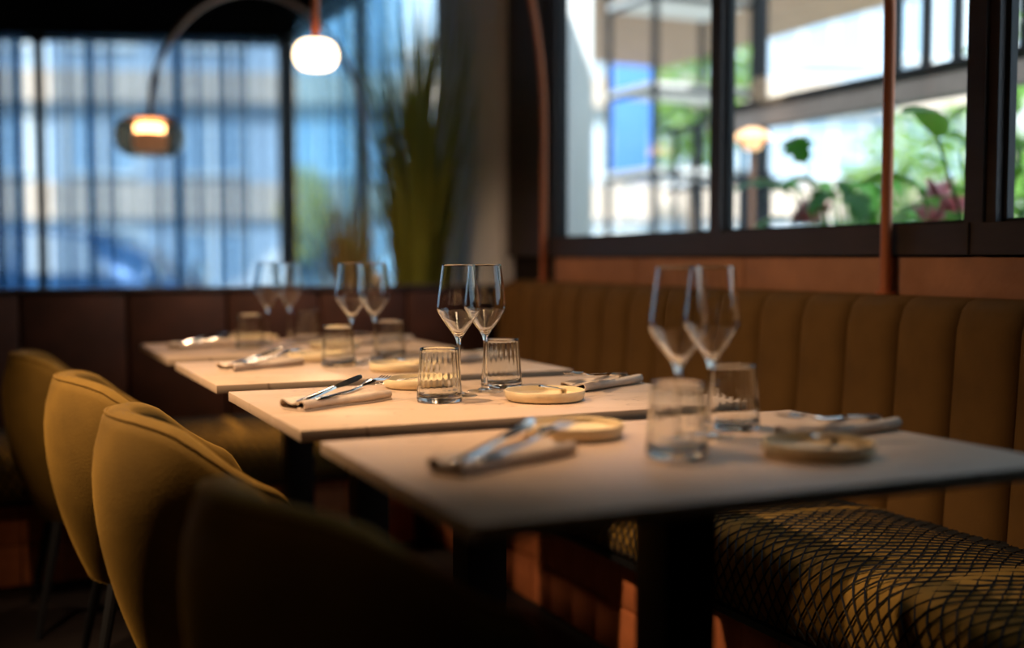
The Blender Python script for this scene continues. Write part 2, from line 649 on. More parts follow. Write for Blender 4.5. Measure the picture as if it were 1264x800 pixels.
def profile_at(s):
    """point and normal at arc length s"""
    acc = 0
    for a, b in zip(PROF, PROF[1:]):
        l = math.hypot(b[0] - a[0], b[1] - a[1])
        if acc + l >= s:
            t = (s - acc) / l
            nx, nz = (b[1] - a[1]) / l, -(b[0] - a[0]) / l
            return a[0] + (b[0] - a[0]) * t, a[1] + (b[1] - a[1]) * t, nx, nz
        acc += l
    return PROF[-1][0], PROF[-1][1], -0.7, -0.7


PLEN = sum(math.hypot(b[0] - a[0], b[1] - a[1]) for a, b in zip(PROF, PROF[1:]))


def seat_mesh(length):
    rows = []
    m = max(2, int(length / 0.05))
    for i in range(m + 1):
        yy = length * i / m
        wob = 0.004 * math.sin(i * 1.7) + 0.003 * math.sin(i * 0.61)
        rows.append([(x, yy, z + wob * (1 if z > 0.4 else 0.3)) for x, z in PROF] + [(0.0, yy, 0.278)])
    mb = MB().grid(rows, close_v=True)
    mb.add(rows[0], [tuple(range(len(rows[0])))])
    mb.add(rows[-1], [tuple(range(len(rows[0])))])
    return mb


def net_mesh(length, cw=0.030, chh=0.046):
    mb = MB()
    nr = int(PLEN / (chh / 2))
    nc = int(length / (cw / 2))
    rnd = random.Random(3)
    P = {}
    for i in range(nr + 1):
        for j in range(nc + 1):
            if (i + j) % 2 == 0:
                x, z, nx, nz = profile_at(min(i * chh / 2, PLEN - 1e-4))
                yy = j * cw / 2 + rnd.uniform(-0.0022, 0.0022) + 0.006 * math.sin(i * 0.5 + j * 0.05)
                P[(i, j)] = (Vector((x + nx * 0.004, min(max(yy, 0), length), z + nz * 0.004)), Vector((nx, 0, nz)))
    hw = 0.0019
    for (i, j), (p, nm) in P.items():
        for dj in (-1, 1):
            q = P.get((i + 1, j + dj))
            if q is None:
                continue
            a, b = p, q[0]
            t = (b - a)
            if t.length < 1e-4:
                continue
            t.normalize()
            s = t.cross(nm).normalized() * hw
            up = nm * 0.0022
            vs = [a + s, a - s, a + up * 1.4, b + s, b - s, b + up * 1.4]
            mb.add(vs, [(0, 3, 5, 2), (2, 5, 4, 1), (1, 4, 3, 0)])
    return mb


sub(seat_mesh(Y1 - Y0).build('seat_cushion', M['seat'], rb, 0.9, (BX + 0.01, Y0, 0)))
nt_ = sub(net_mesh(Y1 - Y0).build('net_cover', M['net'], rb, 0, (BX + 0.01, Y0, 0)))
nt_['kind'] = 'stuff'
nt_['label'] = 'black diamond mesh net stretched over the seat'
sub(box('seat_base', M['black'], (1.40, 1.86, Y0, Y1, 0.262, 0.277), rb))
pl = sub(box('plinth', M['black'], (1.452, 1.86, Y0, Y1, 0, 0.262), rb))
# terracotta plinth tiles
tile = None


def plinth_tiles(count, fn, parent, off):
    global tile
    for i in range(count):
        for kz in range(2):
            if tile is None:
                tile = MB().box(-0.006, 0.006, -0.0625, 0.0625, 0, 0.124, 0.003).build('tile', M['terra'], parent)
                o = tile
            else:
                o = tile.copy()
                COL.objects.link(o)
                o.parent = parent
            x, y_, rz = fn(i)
            o.location = Vector((x + (0.0015 if (i + kz) % 3 == 0 else 0), y_, 0.006 + kz * 0.128)) + off
            o.rotation_euler = (0, 0, rz)


plinth_tiles(28, lambda i: (1.445, 0.62 + 0.128 * i, 0), rb, OFF)

# brown bench across the end of the row
EY = 4.20
bb = empty('rear_bench', (0.3, 4.2, 0), 0, 'dark brown leather bench with netted seat across the end of the tables', 'bench')
OFB = Vector((-0.3, -4.2, 0))
XL, XR = -1.4, 1.86
pw = 0.345
p0 = None
i = 0
x = XR - pw / 2 - 0.03
while x - pw / 2 > XL:
    if p0 is None:
        p0 = MB().box(-pw / 2 + 0.002, pw / 2 - 0.002, -0.028, 0.028, 0.40, 0.893, 0.014).build('back_panel', M['leather'], bb)
        o = p0
    else:
        o = p0.copy()
        COL.objects.link(o)
    o.location = Vector((x, EY + 0.028, 0)) + OFB
    x -= pw
sub(box('partition', M['leather'], (XL, 1.92, EY + 0.057, EY + 0.12, 0, 0.894), bb), OFB)
sub(box('ledge', M['frame'], (XL, 1.92, EY - 0.004, EY + 0.135, 0.894, 0.908), bb, 0.004), OFB)
sl = 1.36 - XL
o = seat_mesh(sl).build('seat_cushion', M['seat'], bb, 0.9)
o.rotation_euler = (0, 0, PI / 2)
o.location = Vector((1.36, EY, 0)) + OFB
o = net_mesh(sl).build('net_cover', M['net'], bb, 0)
o.rotation_euler = (0, 0, PI / 2)
o.location = Vector((1.36, EY, 0)) + OFB
o['kind'] = 'stuff'
o['label'] = 'black diamond mesh net stretched over the seat'
sub(box('seat_base', M['black'], (XL, 1.38, EY - 0.45, EY, 0.262, 0.277), bb), OFB)
sub(box('plinth', M['black'], (XL, 1.40, EY - 0.40, EY, 0, 0.262), bb), OFB)
plinth_tiles(20, lambda i: (1.30 - 0.128 * i, EY - 0.407, PI / 2), bb, OFB)

# socket on the plinth of the long bench
so_ = empty('power_socket', (1.436, 2.295, 0.155), 0, 'black double power socket on the terracotta plinth under the netted seat', 'socket')
MB().box(-0.007, 0.003, -0.04, 0.04, -0.055, 0.055, 0.002).build('faceplate', M['black'], so_)
for z in (-0.026, 0.026):
    MB().lathe([(0.001, 0), (0.019, 0), (0.019, 0.003), (0.015, 0.003), (0.015, 0.0005), (0.001, 0.0005)], 20).xf(Matrix.Translation((-0.007, 0, z)) @ Matrix.Rotation(-PI / 2, 4, 'Y')).build('outlet', M['steel'] if z > 0 else M['black'], so_)

# ------------------------------------------------------------------ tables
TX0, TX1 = 0.43, 1.26
TBL = [(1.02, 1.587), (1.70, 2.265), (2.39, 2.96), (3.085, 3.66)]
NAMES = ['fourth table from the brown bench', 'third table from the brown bench', 'second table from the brown bench', 'table next to the brown bench']


def make_table(y0, y1, label, x0=TX0, x1=TX1):
    cx, cy = (x0 + x1) / 2, (y0 + y1) / 2
    hx, hy = (x1 - x0) / 2, (y1 - y0) / 2
    e = empty('dining_table', (cx, cy, 0), 0, label, 'table', 'pale tables in a row along the bench')
    tt = MB().box(-hx, hx, -hy, hy, 0.732, 0.75, 0.0012).build('table_top', M['table'], e)
    tt.cycles.is_caustics_receiver = True
    MB().box(-0.04, 0.04, -0.04, 0.04, 0.012, 0.722, 0.004).build('column', M['black'], e)
    MB().box(-0.27, 0.27, -0.19, 0.19, 0.722, 0.732).build('mounting_plate', M['black'], e)
    MB().box(-0.24, 0.24, -0.20, 0.20, 0.0, 0.012, 0.003).build('foot', M['black'], e)


for (a, b), nm in zip(TBL, ['pale laminate dining table, fourth out from the brown bench', 'pale laminate dining table, third out from the brown bench', 'pale laminate dining table, second out from the brown bench', 'pale laminate dining table next to the brown bench']):
    make_table(a, b, nm)
make_table(5.02, 5.60, 'pale laminate dining table behind the brown bench under the smoked lamp', 0.35, 1.17)


# ------------------------------------------------------------------ chairs
RIM = [(0, 0.757), (15, 0.7565), (30, 0.754), (42, 0.748), (52, 0.738), (63, 0.714), (75, 0.680), (86, 0.652), (97, 0.632), (107, 0.622)]


def make_chair(loc, rz, label):
    e = empty('tub_chair', loc, rz, label, 'chair', 'olive tub chairs along the tables')
    A = math.radians(106)
    NT = 49
    RX, RY = 0.25, 0.25
    cx = RX                                                # back of the shell at x = 0, opening to +x
    zb = 0.30

    def outer(z, zr):
        t = (z - zb) / (0.64 - zb)
        if t < 1:
            s = 0.66 + 0.34 * math.sin(PI / 2 * max(0, t)) ** 0.9
        else:
            s = 1 - 0.10 * ((z - 0.64) / 0.115) ** 2
        return s
    rows, rim = [], []
    for i in range(NT):
        q = -1 + 2 * i / (NT - 1)
        th = q * A
        aq = abs(q)
        dg = aq * 106
        zr = 0.757
        for (d0, z0), (d1, z1) in zip(RIM, RIM[1:]):
            if d0 <= dg <= d1:
                tt = (dg - d0) / (d1 - d0)
                zr = z0 + (z1 - z0) * tt
        edge = max(0.0, (aq - 0.86) / 0.14)
        zr -= 0.13 * (1 - math.sqrt(max(0, 1 - edge ** 2.4)))
        d = (-math.cos(th), math.sin(th))
        th_ = 0.060 * (1 - 0.35 * edge)
        sec = []
        for k in range(11):
            z = zb + (zr - 0.028 - zb) * k / 10
            sec.append((outer(z, zr), 0.0, z))
        so2 = outer(zr - 0.028, zr)
        for a_ in (30, 60, 90, 120, 150):
            a2 = math.radians(a_)
            sec.append((so2, -th_ / 2 + th_ / 2 * math.cos(a2), zr - 0.028 + 0.028 * math.sin(a2)))
        for k in range(6):
            z = zr - 0.028 - (zr - 0.028 - 0.40) * k / 5
            sec.append((max(outer(z, zr), 0.90), -th_, z))
        row = []
        for s, off, z in sec:
            row.append((cx + d[0] * (RX * s + off), d[1] * (RY * s + off), z))
        rows.append(row)
        rim.append((cx + d[0] * (RX * so2 - 0.009), d[1] * (RY * so2 - 0.009), zr - 0.0075))
    mb = MB().grid(rows)
    for r in (rows[0], rows[-1]):
        mb.add(r, [tuple(range(len(r)))])
    mb.build('shell', M['velvet'], e, 1.2)
    MB().tube(rim, 0.003, 6).build('piping', M['velvet'], e)
    # underside and seat
    bot = [(cx - RX * 0.655 * math.cos(a), RY * 0.655 * math.sin(a)) for a in [2 * PI * i / 40 for i in range(40)]]
    MB().prism(bot, 0.295, 0.33).build('seat_base', M['velvet'], e, 0.5)
    rows = []
    for z, s in ((0.33, 0.66), (0.36, 0.78), (0.40, 0.83), (0.44, 0.83), (0.458, 0.80), (0.468, 0.70), (0.472, 0.4), (0.473, 0.02)):
        rows.append([(cx + 0.015 - (RX * s) * math.cos(a), RY * s * math.sin(a), z) for a in [2 * PI * i / 40 for i in range(40)]])
    MB().grid(rows, close_v=True).build('seat', M['velvet'], e, 0.8)
    for sx in (-1, 1):
        for sy in (-1, 1):
            MB().tube([(cx + sx * 0.12, sy * 0.12, 0.30), (cx + sx * 0.18, sy * 0.18, 0.0)], [0.014, 0.009], 10).build('leg', M['black'], e)


CH = [(0.198, 1.25, 0.20), (0.158, 2.045, 0.0), (0.112, 2.725, 0.0), (0.036, 3.42, 0.0)]
for (x, y, r), l in zip(CH, ['olive velvet tub chair at the fourth table from the brown bench', 'olive velvet tub chair at the third table from the brown bench', 'olive velvet tub chair at the second table from the brown bench', 'olive velvet tub chair at the table next to the brown bench']):
    make_chair((x, y, 0), r, l)


# ------------------------------------------------------------------ tableware
def wine_mesh():
    out = [(0.0005, 0.0), (0.034, 0.0), (0.036, 0.0012), (0.034, 0.0026), (0.018, 0.0045), (0.0075, 0.008), (0.0045, 0.016), (0.0038, 0.035), (0.0037, 0.08), (0.0042, 0.100),
           (0.0072, 0.112), (0.014, 0.122), (0.0290, 0.143), (0.0385, 0.1575), (0.0412, 0.164), (0.0415, 0.169), (0.0400, 0.182), (0.0360, 0.212), (0.0308, 0.2495)]
    th = 0.0011
    inn = [(0.0302, 0.2503), (0.0297, 0.2495), (0.0349, 0.212), (0.0389, 0.182), (0.0403, 0.169), (0.0400, 0.1645), (0.0374, 0.1585), (0.0280, 0.1445), (0.013, 0.125), (0.006, 0.1175), (0.0005, 0.1155)]
    return MB().lathe(fine(out + inn), 56)


def tumbler_mesh():
    out = [(0.0005, 0.0), (0.038, 0.0), (0.0412, 0.0015), (0.0420, 0.005), (0.0410, 0.02), (0.0380, 0.06), (0.0352, 0.0975)]
    inn = [(0.0345, 0.0983), (0.0337, 0.0975), (0.0338, 0.092), (0.0362, 0.06), (0.0388, 0.022), (0.0385, 0.014), (0.034, 0.0095), (0.0005, 0.0085)]
    fp = fine(out + inn)
    k0 = [i for i, p in enumerate(fp) if p[1] > 0.098][0]

    def mod(a, k, z):
        if k > k0 and 0.018 < z < 0.094:
            return 1 - 0.013 * (0.5 + 0.5 * math.cos(a * 22))
        return 1
    return MB().lathe(fp, 132, mod=mod)


def plate_mesh():
    prof = [(0.0005, 0.0), (0.062, 0.0), (0.070, 0.0025), (0.0735, 0.008), (0.0745, 0.0185), (0.0738, 0.0198), (0.0722, 0.0192), (0.0708, 0.010), (0.066, 0.0062), (0.0005, 0.0055)]
    return MB().lathe(prof, 64)


def napkin_mesh():
    """folded linen roll along x, 0.22 long"""
    path = []
    # flat bottom layer, curl at one side, top layer rolling over and curling under at the other side
    cpts = [(-0.012, 0.0045), (-0.020, 0.0035), (-0.027, 0.005), (-0.0295, 0.010), (-0.027, 0.0155), (-0.020, 0.0165), (-0.010, 0.0135), (0.002, 0.0105), (0.013, 0.0125), (0.022, 0.0165), (0.0285, 0.0165), (0.032, 0.011), (0.0305, 0.005), (0.024, 0.0018), (0.010, 0.0016), (-0.008, 0.0016), (-0.030, 0.0016)]
    th = 0.0012
    vs = [Vector(p) for p in cpts]
    up, dn = [], []
    for i, p in enumerate(vs):
        t = (vs[min(i + 1, len(vs) - 1)] - vs[max(i - 1, 0)]).normalized()
        nn = Vector((-t.y, t.x))
        up.append(p + nn * th)
        dn.append(p - nn * th)
    loop = up + dn[::-1]
    rows = []
    for i in range(15):
        x = -0.11 + 0.22 * i / 14
        k = 1 + 0.05 * math.sin(i * 0.8)
        sh = 0.0025 * math.sin(i * 0.45)
        rows.append([(x, p[0] * k + sh, max(0.0003, p[1] * (1 + 0.06 * math.sin(i * 0.6 + 1)))) for p in loop])
    mb = MB().grid(rows, close_v=True)
    m = len(vs)
    L = len(loop)
    for r in (rows[0], rows[-1]):
        mb.add(r, [(k, k + 1, L - 2 - k, L - 1 - k) for k in range(m - 1)])
    return mb


def flat_piece(outline, zf, th):
    """outline: list of (x, half width) from one end to the other; zf(x) gives the arch"""
    rows = []
    for x, hw in outline:
        z = zf(x)
        rows.append([(x, -hw, z), (x, -hw * 0.6, z + th * 0.5), (x, 0, z + th * 0.55), (x, hw * 0.6, z + th * 0.5), (x, hw, z), (x, 0, z - th * 0.45)])
    mb = MB().grid(rows, close_v=True)
    for r in (rows[0], rows[-1]):
        mb.add(r, [tuple(range(6))])
    return mb


def make_knife():
    e = empty('dinner_knife')
    zf = lambda x: 0.0035
    flat_piece([(-0.108, 0.004), (-0.105, 0.0075), (-0.09, 0.0085), (-0.04, 0.007), (0.0, 0.0055), (0.01, 0.0052)], zf, 0.007).build('handle', M['steel'], e, 0.8)
    rows = []
    for x, lo, hi in [(0.01, -0.005, 0.005), (0.02, -0.008, 0.007), (0.04, -0.0105, 0.0085), (0.07, -0.011, 0.0095), (0.095, -0.007, 0.0095), (0.108, 0.001, 0.0085), (0.113, 0.006, 0.0075)]:
        rows.append([(x, lo, 0.0035), (x, hi, 0.0046), (x, hi, 0.0024)])
    mb = MB().grid(rows, close_v=True)
    for r in (rows[0], rows[-1]):
        mb.add(r, [(0, 1, 2)])
    mb.build('blade', M['steel'], e, 0.5)
    return e


def make_fork():
    e = empty('dinner_fork')
    zf = lambda x: 0.003 + (0.010 * max(0, (x - 0.01) / 0.05) if x < 0.06 else 0.010)
    flat_piece([(-0.10, 0.004), (-0.097, 0.0075), (-0.085, 0.0088), (-0.05, 0.0065), (0.0, 0.0036), (0.03, 0.0036)], zf, 0.004).build('handle', M['steel'], e, 0.8)
    mb = flat_piece([(0.03, 0.0036), (0.042, 0.008), (0.052, 0.0115), (0.062, 0.012)], zf, 0.0035)
    for k in range(4):
        yy = -0.0102 + 0.0068 * k
        mb.tube([(0.060, yy, 0.013), (0.080, yy, 0.0105), (0.095, yy, 0.0115), (0.106, yy, 0.0150)], [0.0019, 0.0018, 0.0016, 0.0009], 6)
    mb.build('tines', M['steel'], e, 0.8)
    return e


def make_butter_knife():
    e = empty('butter_knife')
    flat_piece([(-0.06, 0.003), (-0.056, 0.0052), (-0.03, 0.0045), (0.0, 0.003)], lambda x: 0, 0.004).build('handle', M['steel'], e, 0.8)
    flat_piece([(0.0, 0.003), (0.012, 0.006), (0.035, 0.0078), (0.05, 0.006), (0.057, 0.002)], lambda x: 0, 0.002).build('blade', M['steel'], e, 0.8)
    return e


def fine(prof, step=0.003):
    """short profile segments, so that shading stays true along a wall"""
    out = [prof[0]]
    for a, b in zip(prof, prof[1:]):
        k = max(1, int(math.hypot(b[0] - a[0], b[1] - a[1]) / step))
        for i in range(1, k + 1):
            out.append((a[0] + (b[0] - a[0]) * i / k, a[1] + (b[1] - a[1]) * i / k))
    return out


PROTO = {}


def place(kind, loc, rz, label, cat, group, tilt=0.0, roll=0.0):
    if kind not in PROTO:
        if kind == 'wine_glass':
            o = wine_mesh().build(kind, M['glass'], None, 0.9, recalc=False)
            o.data.materials.append(M['thin'])              # the wafer-thin foot
            for pl_ in o.data.polygons:
                if pl_.center.z < 0.0046 and math.hypot(pl_.center.x, pl_.center.y) > 0.012:
                    pl_.material_index = 1
        elif kind == 'tumbler':
            o = tumbler_mesh().build(kind, M['glass'], None, 0.9, recalc=False)
        elif kind == 'bread_plate':
            o = plate_mesh().build(kind, M['plate'], None, 0.7)
        elif kind == 'napkin':
            o = napkin_mesh().build(kind, M['linen'], None, 1.0)
        elif kind == 'dinner_knife':
            o = make_knife()
        elif kind == 'dinner_fork':
            o = make_fork()
        elif kind == 'butter_knife':
            o = make_butter_knife()
        PROTO[kind] = o
    else:
        o = copy_tree(PROTO[kind])
    if kind in ('wine_glass', 'tumbler'):
        o.cycles.is_caustics_caster = True
    o.location = loc
    o.rotation_euler = (roll, tilt, rz)
    tag(o, label, cat, group)
    return o


TZ = 0.7503
#        tumbler L        wine A          wine B          tumbler R        (picture column, depth)
GL = [((838, 1.50), (838, 1.585), (879, 1.66), (906, 1.75)),
      ((542, 2.085), (566, 2.165), (599, 2.24), (619, 2.32)),
      ((417, 2.79), (434, 2.87), (462, 2.94), (481, 3.04)),
      ((308, 3.37), (330, 3.45), (357, 3.52), (379, 3.60))]
#       napkin centre/angle,  plate, for chair side then bench side
SETS = [(((0.600, 1.318), 0.42), (0.781, 1.480), ((1.150, 1.335), 0.20), (1.000, 1.200)),
        (((0.572, 1.985), 0.50), (0.800, 2.185), ((1.140, 2.035), 0.50), (0.935, 1.885)),
        (((0.600, 2.735), 0.50), (0.775, 2.885), ((1.130, 2.70), 0.50), (0.880, 2.53)),
        (((0.590, 3.455), 0.50), (0.760, 3.580), ((1.120, 3.40), 0.50), (0.920, 3.23))]
for t in range(4):
    nm = NAMES[t]
    tl, wa, wb, tr = GL[t]
    for (px, d), kind, cat, lab, gr in ((tl, 'tumbler', 'tumbler', 'clear ribbed tumbler on the chair side of the ' + nm, 'ribbed tumblers on the tables'),
                                        (tr, 'tumbler', 'tumbler', 'clear ribbed tumbler on the bench side of the ' + nm, 'ribbed tumblers on the tables'),
                                        (wa, 'wine_glass', 'wine glass', 'angular stemmed wine glass on the chair side of the ' + nm, 'wine glasses on the tables'),
                                        (wb, 'wine_glass', 'wine glass', 'angular stemmed wine glass on the bench side of the ' + nm, 'wine glasses on the tables')):
        x, y = at(px, d)
        place(kind, (x, y, TZ), 0.3 * t + px * 0.01, lab, cat, gr)
    (n1, a1), p1, (n2, a2), p2 = SETS[t]
    for side, (nx, ny), ang, (ppx, ppy), flip in (('chair', n1, a1, p1, 0), ('bench', n2, a2, p2, 1)):
        place('napkin', (nx, ny, TZ), ang + PI * flip, 'rolled beige napkin, %s side of the %s' % (side, nm), 'napkin', 'linen napkins under the cutlery')
        ca, sa = math.cos(ang + PI * flip), math.sin(ang + PI * flip)

        def onn(u, v):
            return nx + ca * u - sa * v, ny + sa * u + ca * v
        kx, ky = onn(0.0, 0.018)
        place('dinner_knife', (kx, ky, TZ + 0.0225), ang + PI * flip + 0.22, 'steel knife on napkin, %s side of the %s' % (side, nm), 'knife', 'dinner knives on napkins', tilt=(-0.08 if flip else -0.13), roll=0.1)
        kx, ky = onn(0.02, -0.012)
        place('dinner_fork', (kx, ky, TZ + 0.0200), ang + PI * flip + 0.10, 'steel fork on napkin, %s side of the %s' % (side, nm), 'fork', 'dinner forks on napkins', tilt=(-0.04 if flip else -0.06))
        place('bread_plate', (ppx, ppy, TZ), 0.4, 'small cream plate, %s side of the %s' % (side, nm), 'plate', 'cream bread plates')
        bx, by = (ppx + 0.052, ppy + 0.030) if flip else (ppx - 0.022, ppy + 0.0)
        place('butter_knife', (bx - 0.01, by, TZ + 0.0165), 0.5 if flip else -0.5, 'butter knife on plate, %s side of the %s' % (side, nm), 'knife', 'butter knives on plates', tilt=(0.16 if flip else -0.16))
for px, lab in ((190, 'wine glass under the smoked globe lamp behind the brown bench'), (247, 'wine glass behind the brown bench, set closer to the window corner')):
    x, y = at(px, 5.05)
    place('wine_glass', (x, y + 0.02, TZ), 0, lab, 'wine glass', 'wine glasses on the tables')


# ------------------------------------------------------------------ arc lamps
def arc_points(p_base, p_end, z0, apex, z_end, n=40):
    """straight up to z0, then a half ellipse over to the end, down to z_end"""
    b, e = Vector(p_base), Vector(p_end)
    pts = [(b.x, b.y, b.z), (b.x, b.y, (b.z + z0) / 2), (b.x, b.y, z0)]
    c = (b.xy + e.xy) / 2
    h = (b.xy - e.xy) / 2
    for i in range(1, n + 1):
        a = PI * i / n
        zz0 = z0 if a < PI / 2 else z_end
        q = c + h * math.cos(a)
        pts.append((q.x, q.y, zz0 + (apex - zz0) * math.sin(a)))
    return pts


def arc_lamp(base, end, z0, apex, zs, smoked, label, on_ledge, cone=74, power=36):
    e = empty('arc_lamp', base, 0, label, 'lamp', 'arc lamps along the window wall')
    off = Vector(base)
    zc = zs + (0.075 if smoked else 0.055)
    pts = [Vector(p) - off for p in arc_points(base, end, z0, apex, zc + (0.0 if smoked else 0.14))]
    if not smoked:
        pts.append(Vector((end[0], end[1], zc)) - off)
    MB().tube(pts, 0.0135, 12).build('pole', M['copper'] if on_ledge else M['bronze'], e)
    if on_ledge:
        MB().lathe([(0.001, 0), (0.024, 0), (0.024, 0.008), (0.001, 0.008)], 20).build('flange', M['copper'], e)
    else:
        MB().lathe([(0.001, 0), (0.14, 0), (0.14, 0.02), (0.12, 0.028), (0.001, 0.028)], 32).build('base', M['black'], e)
    c = Vector((end[0], end[1], zs)) - off
    if smoked:
        R, Hh = 0.158, 0.095
        prof = []
        for i in range(13):
            a = math.radians(-62 + 132 * i / 12)
            prof.append((R * max(0.3, math.cos(a)) ** 0.62, Hh * math.sin(a)))
        MB().lathe(prof, 44, c).build('shade', M['smoke'], e, 1.5)
        MB().lathe([(0.001, 0.052), (0.062, 0.050), (0.066, 0.040), (0.062, 0.022), (0.001, 0.018)], 36, c).build('light_disc', M['disc'], e)
        MB().lathe([(0.068, 0.016), (0.074, 0.0), (0.074, -0.03), (0.066, -0.06), (0.03, -0.072), (0.001, -0.073)], 36, c).build('reflection_glow', emit_mat('warm_reflection_glow', (1.0, 0.62, 0.42), 0.33), e)  # added glowing bowl, imitates the warm reflection low in the shade
        MB().lathe([(0.001, 0.078), (0.105, 0.076), (0.108, 0.071), (0.03, 0.056), (0.001, 0.056)], 36, c).build('cap', M['bronze'], e)
    else:
        R, Hh = 0.076, 0.052
        prof = [(0.0005, -Hh)]
        for i in range(15):
            a = math.radians(-78 + 150 * i / 14)
            prof.append((R * (0.45 + 0.55 * math.cos(a)), Hh * math.sin(a)))

        def mod(a, k, z):
            return 1 + 0.035 * math.cos(a * 16) * (1 if k % 2 else -0.6)
        MB().lathe(prof, 108, c, mod=mod).build('globe', M['bulb'], e, 0.9)
        MB().lathe([(0.001, 0.058), (0.028, 0.056), (0.036, 0.047), (0.001, 0.044)], 24, c).build('cap', M['copper'], e)
        l = bpy.data.lights.new('globe_downlight', 'SPOT')
        l.energy = power
        l.color = (1.0, 0.64, 0.38)
        l.spot_size = math.radians(cone)
        l.spot_blend = 0.9
        l.shadow_soft_size = 0.05
        o = bpy.data.objects.new('globe_downlight', l)
        COL.objects.link(o)
        o.parent = e
        o.location = c + Vector((0, 0, -0.06))
    return e


PX = 1.944
arc_lamp((PX, 3.93, 0.927), (1.054, 3.90), 1.50, 2.50, 1.711, False, 'copper arc lamp with small glowing ribbed globe, rising at the bench corner', True, 158, 48)
arc_lamp((PX, 2.10, 0.927), (0.82, 1.62), 1.50, 2.50, 1.711, False, 'straight copper lamp pole rising in front of the timber window above the bench', True)
arc_lamp((1.80, 5.68, 0.0), (0.685, 5.34), 1.55, 2.27, 1.555, True, 'bronze arc lamp with large smoked glass globe over the table behind the bench', False)

# ------------------------------------------------------------------ indoor plants
def grass_plant(loc, h, nb, spread, m, potm, pr, ph, label, seed, wid=0.006, droop=0.3):
    rnd = random.Random(seed)
    e = empty('grass_plant', loc, 0, label, 'plant', 'ornamental grasses by the column')
    MB().lathe([(0.001, 0), (pr * 0.8, 0), (pr, ph), (pr - 0.015, ph), (pr - 0.02, ph - 0.04), (0.001, ph - 0.04)], 28).build('pot', potm, e)
    MB().lathe([(0.001, ph - 0.035), (pr - 0.022, ph - 0.037)], 28).build('soil', M['soil'], e)
    mb = MB()
    for _ in range(nb):
        a = rnd.uniform(0, 2 * PI)
        r0 = rnd.uniform(0, pr * 0.7)
        hh = h * rnd.uniform(0.5, 1.0)
        out = spread * rnd.uniform(0.1, 1.0)
        dr = rnd.uniform(0, droop)
        d = Vector((math.cos(a), math.sin(a), 0))
        s = Vector((-d.y, d.x, 0))
        ang = rnd.uniform(-1, 1)
        s = (s * math.cos(ang) + d * math.sin(ang))
        L, R = [], []
        for k in range(7):
            t = k / 6
            p = d * (r0 + out * t ** 1.8) + Vector((0, 0, ph - 0.05 + hh * (t - dr * t ** 3)))
            p.x = min(p.x, 1.895 - loc[0])
            ww = wid * (1 - t) ** 0.6 + 0.0006
            L.append(p - s * ww)
            R.append(p + s * ww)
        mb.grid([L, R])
    o = mb.build('blades', m, e, 3.0)
    o['kind'] = 'stuff'


grass_plant((1.69, 4.62, 0), 1.85, 420, 0.30, M['grass'], M['pot'], 0.13, 0.62, 'tall dark green grass plant in dark pot beside the grey column', 11, 0.0065)
grass_plant((1.47, 4.90, 0), 0.88, 260, 0.17, M['drygrass'], M['pot'], 0.11, 0.62, 'shorter straw coloured grass plant next to the tall grass', 12, 0.005)
x, y = at(483, 4.42)
tag(MB().lathe([(0.001, 0), (0.022, 0), (0.030, 0.012), (0.034, 0.045), (0.031, 0.045), (0.027, 0.012), (0.001, 0.006)], 28).build('ceramic_bowl', M['cream'], None, 0.6, (1.405, EY + 0.075, 0.909)), 'small cream ceramic bowl on the ledge of the brown bench', 'bowl')

# ------------------------------------------------------------------ outside
struct(MB().box(-40, 45, -25, 60, -0.25, -0.12).build('ground', M['ground'], None, 0), 'grey paving outside')


def facade(name, label, cat, origin, ang, width, floors, m_wall, m_win, bays, z_base=0.0, depth=6.0, bands=None, win_w=0.62):
    """building with its front along local x, facing local -y"""
    e = empty(name, origin, ang, label, cat)
    H = floors[-1][1]
    MB().box(0, width, 0, depth, z_base - 0.12, H).build('wall', m_wall, e, 0)
    for (z0, z1, zw0, zw1) in [(f[0], f[1], f[2], f[3]) for f in floors]:
        bw = width / bays
        wproto = None
        for b in range(bays):
            xc = (b + 0.5) * bw
            hw = bw * win_w / 2
            f = MB()
            f.box(-hw - 0.05, -hw, -0.05, 0.02, zw0 - 0.05, zw1 + 0.05)
            f.box(hw, hw + 0.05, -0.05, 0.02, zw0 - 0.05, zw1 + 0.05)
            f.box(-hw, hw, -0.05, 0.02, zw1, zw1 + 0.05)
            f.box(-hw, hw, -0.07, 0.02, zw0 - 0.06, zw0)
            f.box(-0.025, 0.025, -0.04, 0.02, zw0, zw1)
            if wproto is None:
                wproto = f.build('window', M['wallpale'], e, 0)
                gproto = MB().box(-hw, hw, -0.012, -0.002, zw0, zw1).build('pane', m_win, wproto, 0)
                wproto.location = (xc, 0, 0)
            else:
                o = wproto.copy()
                COL.objects.link(o)
                o.location = (xc, 0, 0)
                g = gproto.copy()
                COL.objects.link(g)
                g.parent = o
    for z0, z1, m_, pr in (bands or []):
        MB().box(-0.05, width + 0.05, -pr, 0.05, z0, z1).build('band', m_, e, 0)
    return e


# street side building, across the glazed front
ang = math.atan2(-WD.y, -WD.x)                              # local x runs towards the corner side
o = sp(16, 9.5)
facade('street_building', 'blue-grey street building with beige stone bands across the road', 'building', (o[0], o[1], -0.12), ang, 26,
       [(0, 2.2, 0.55, 1.55), (2.4, 3.6, 2.45, 3.35), (4.1, 9, 4.35, 6.2)], M['wallblue'], M['paneblue'], 16,
       bands=[(1.75, 2.30, M['beige'], 0.12), (3.50, 3.95, M['beige'], 0.25), (6.5, 6.9, M['beige'], 0.2)])


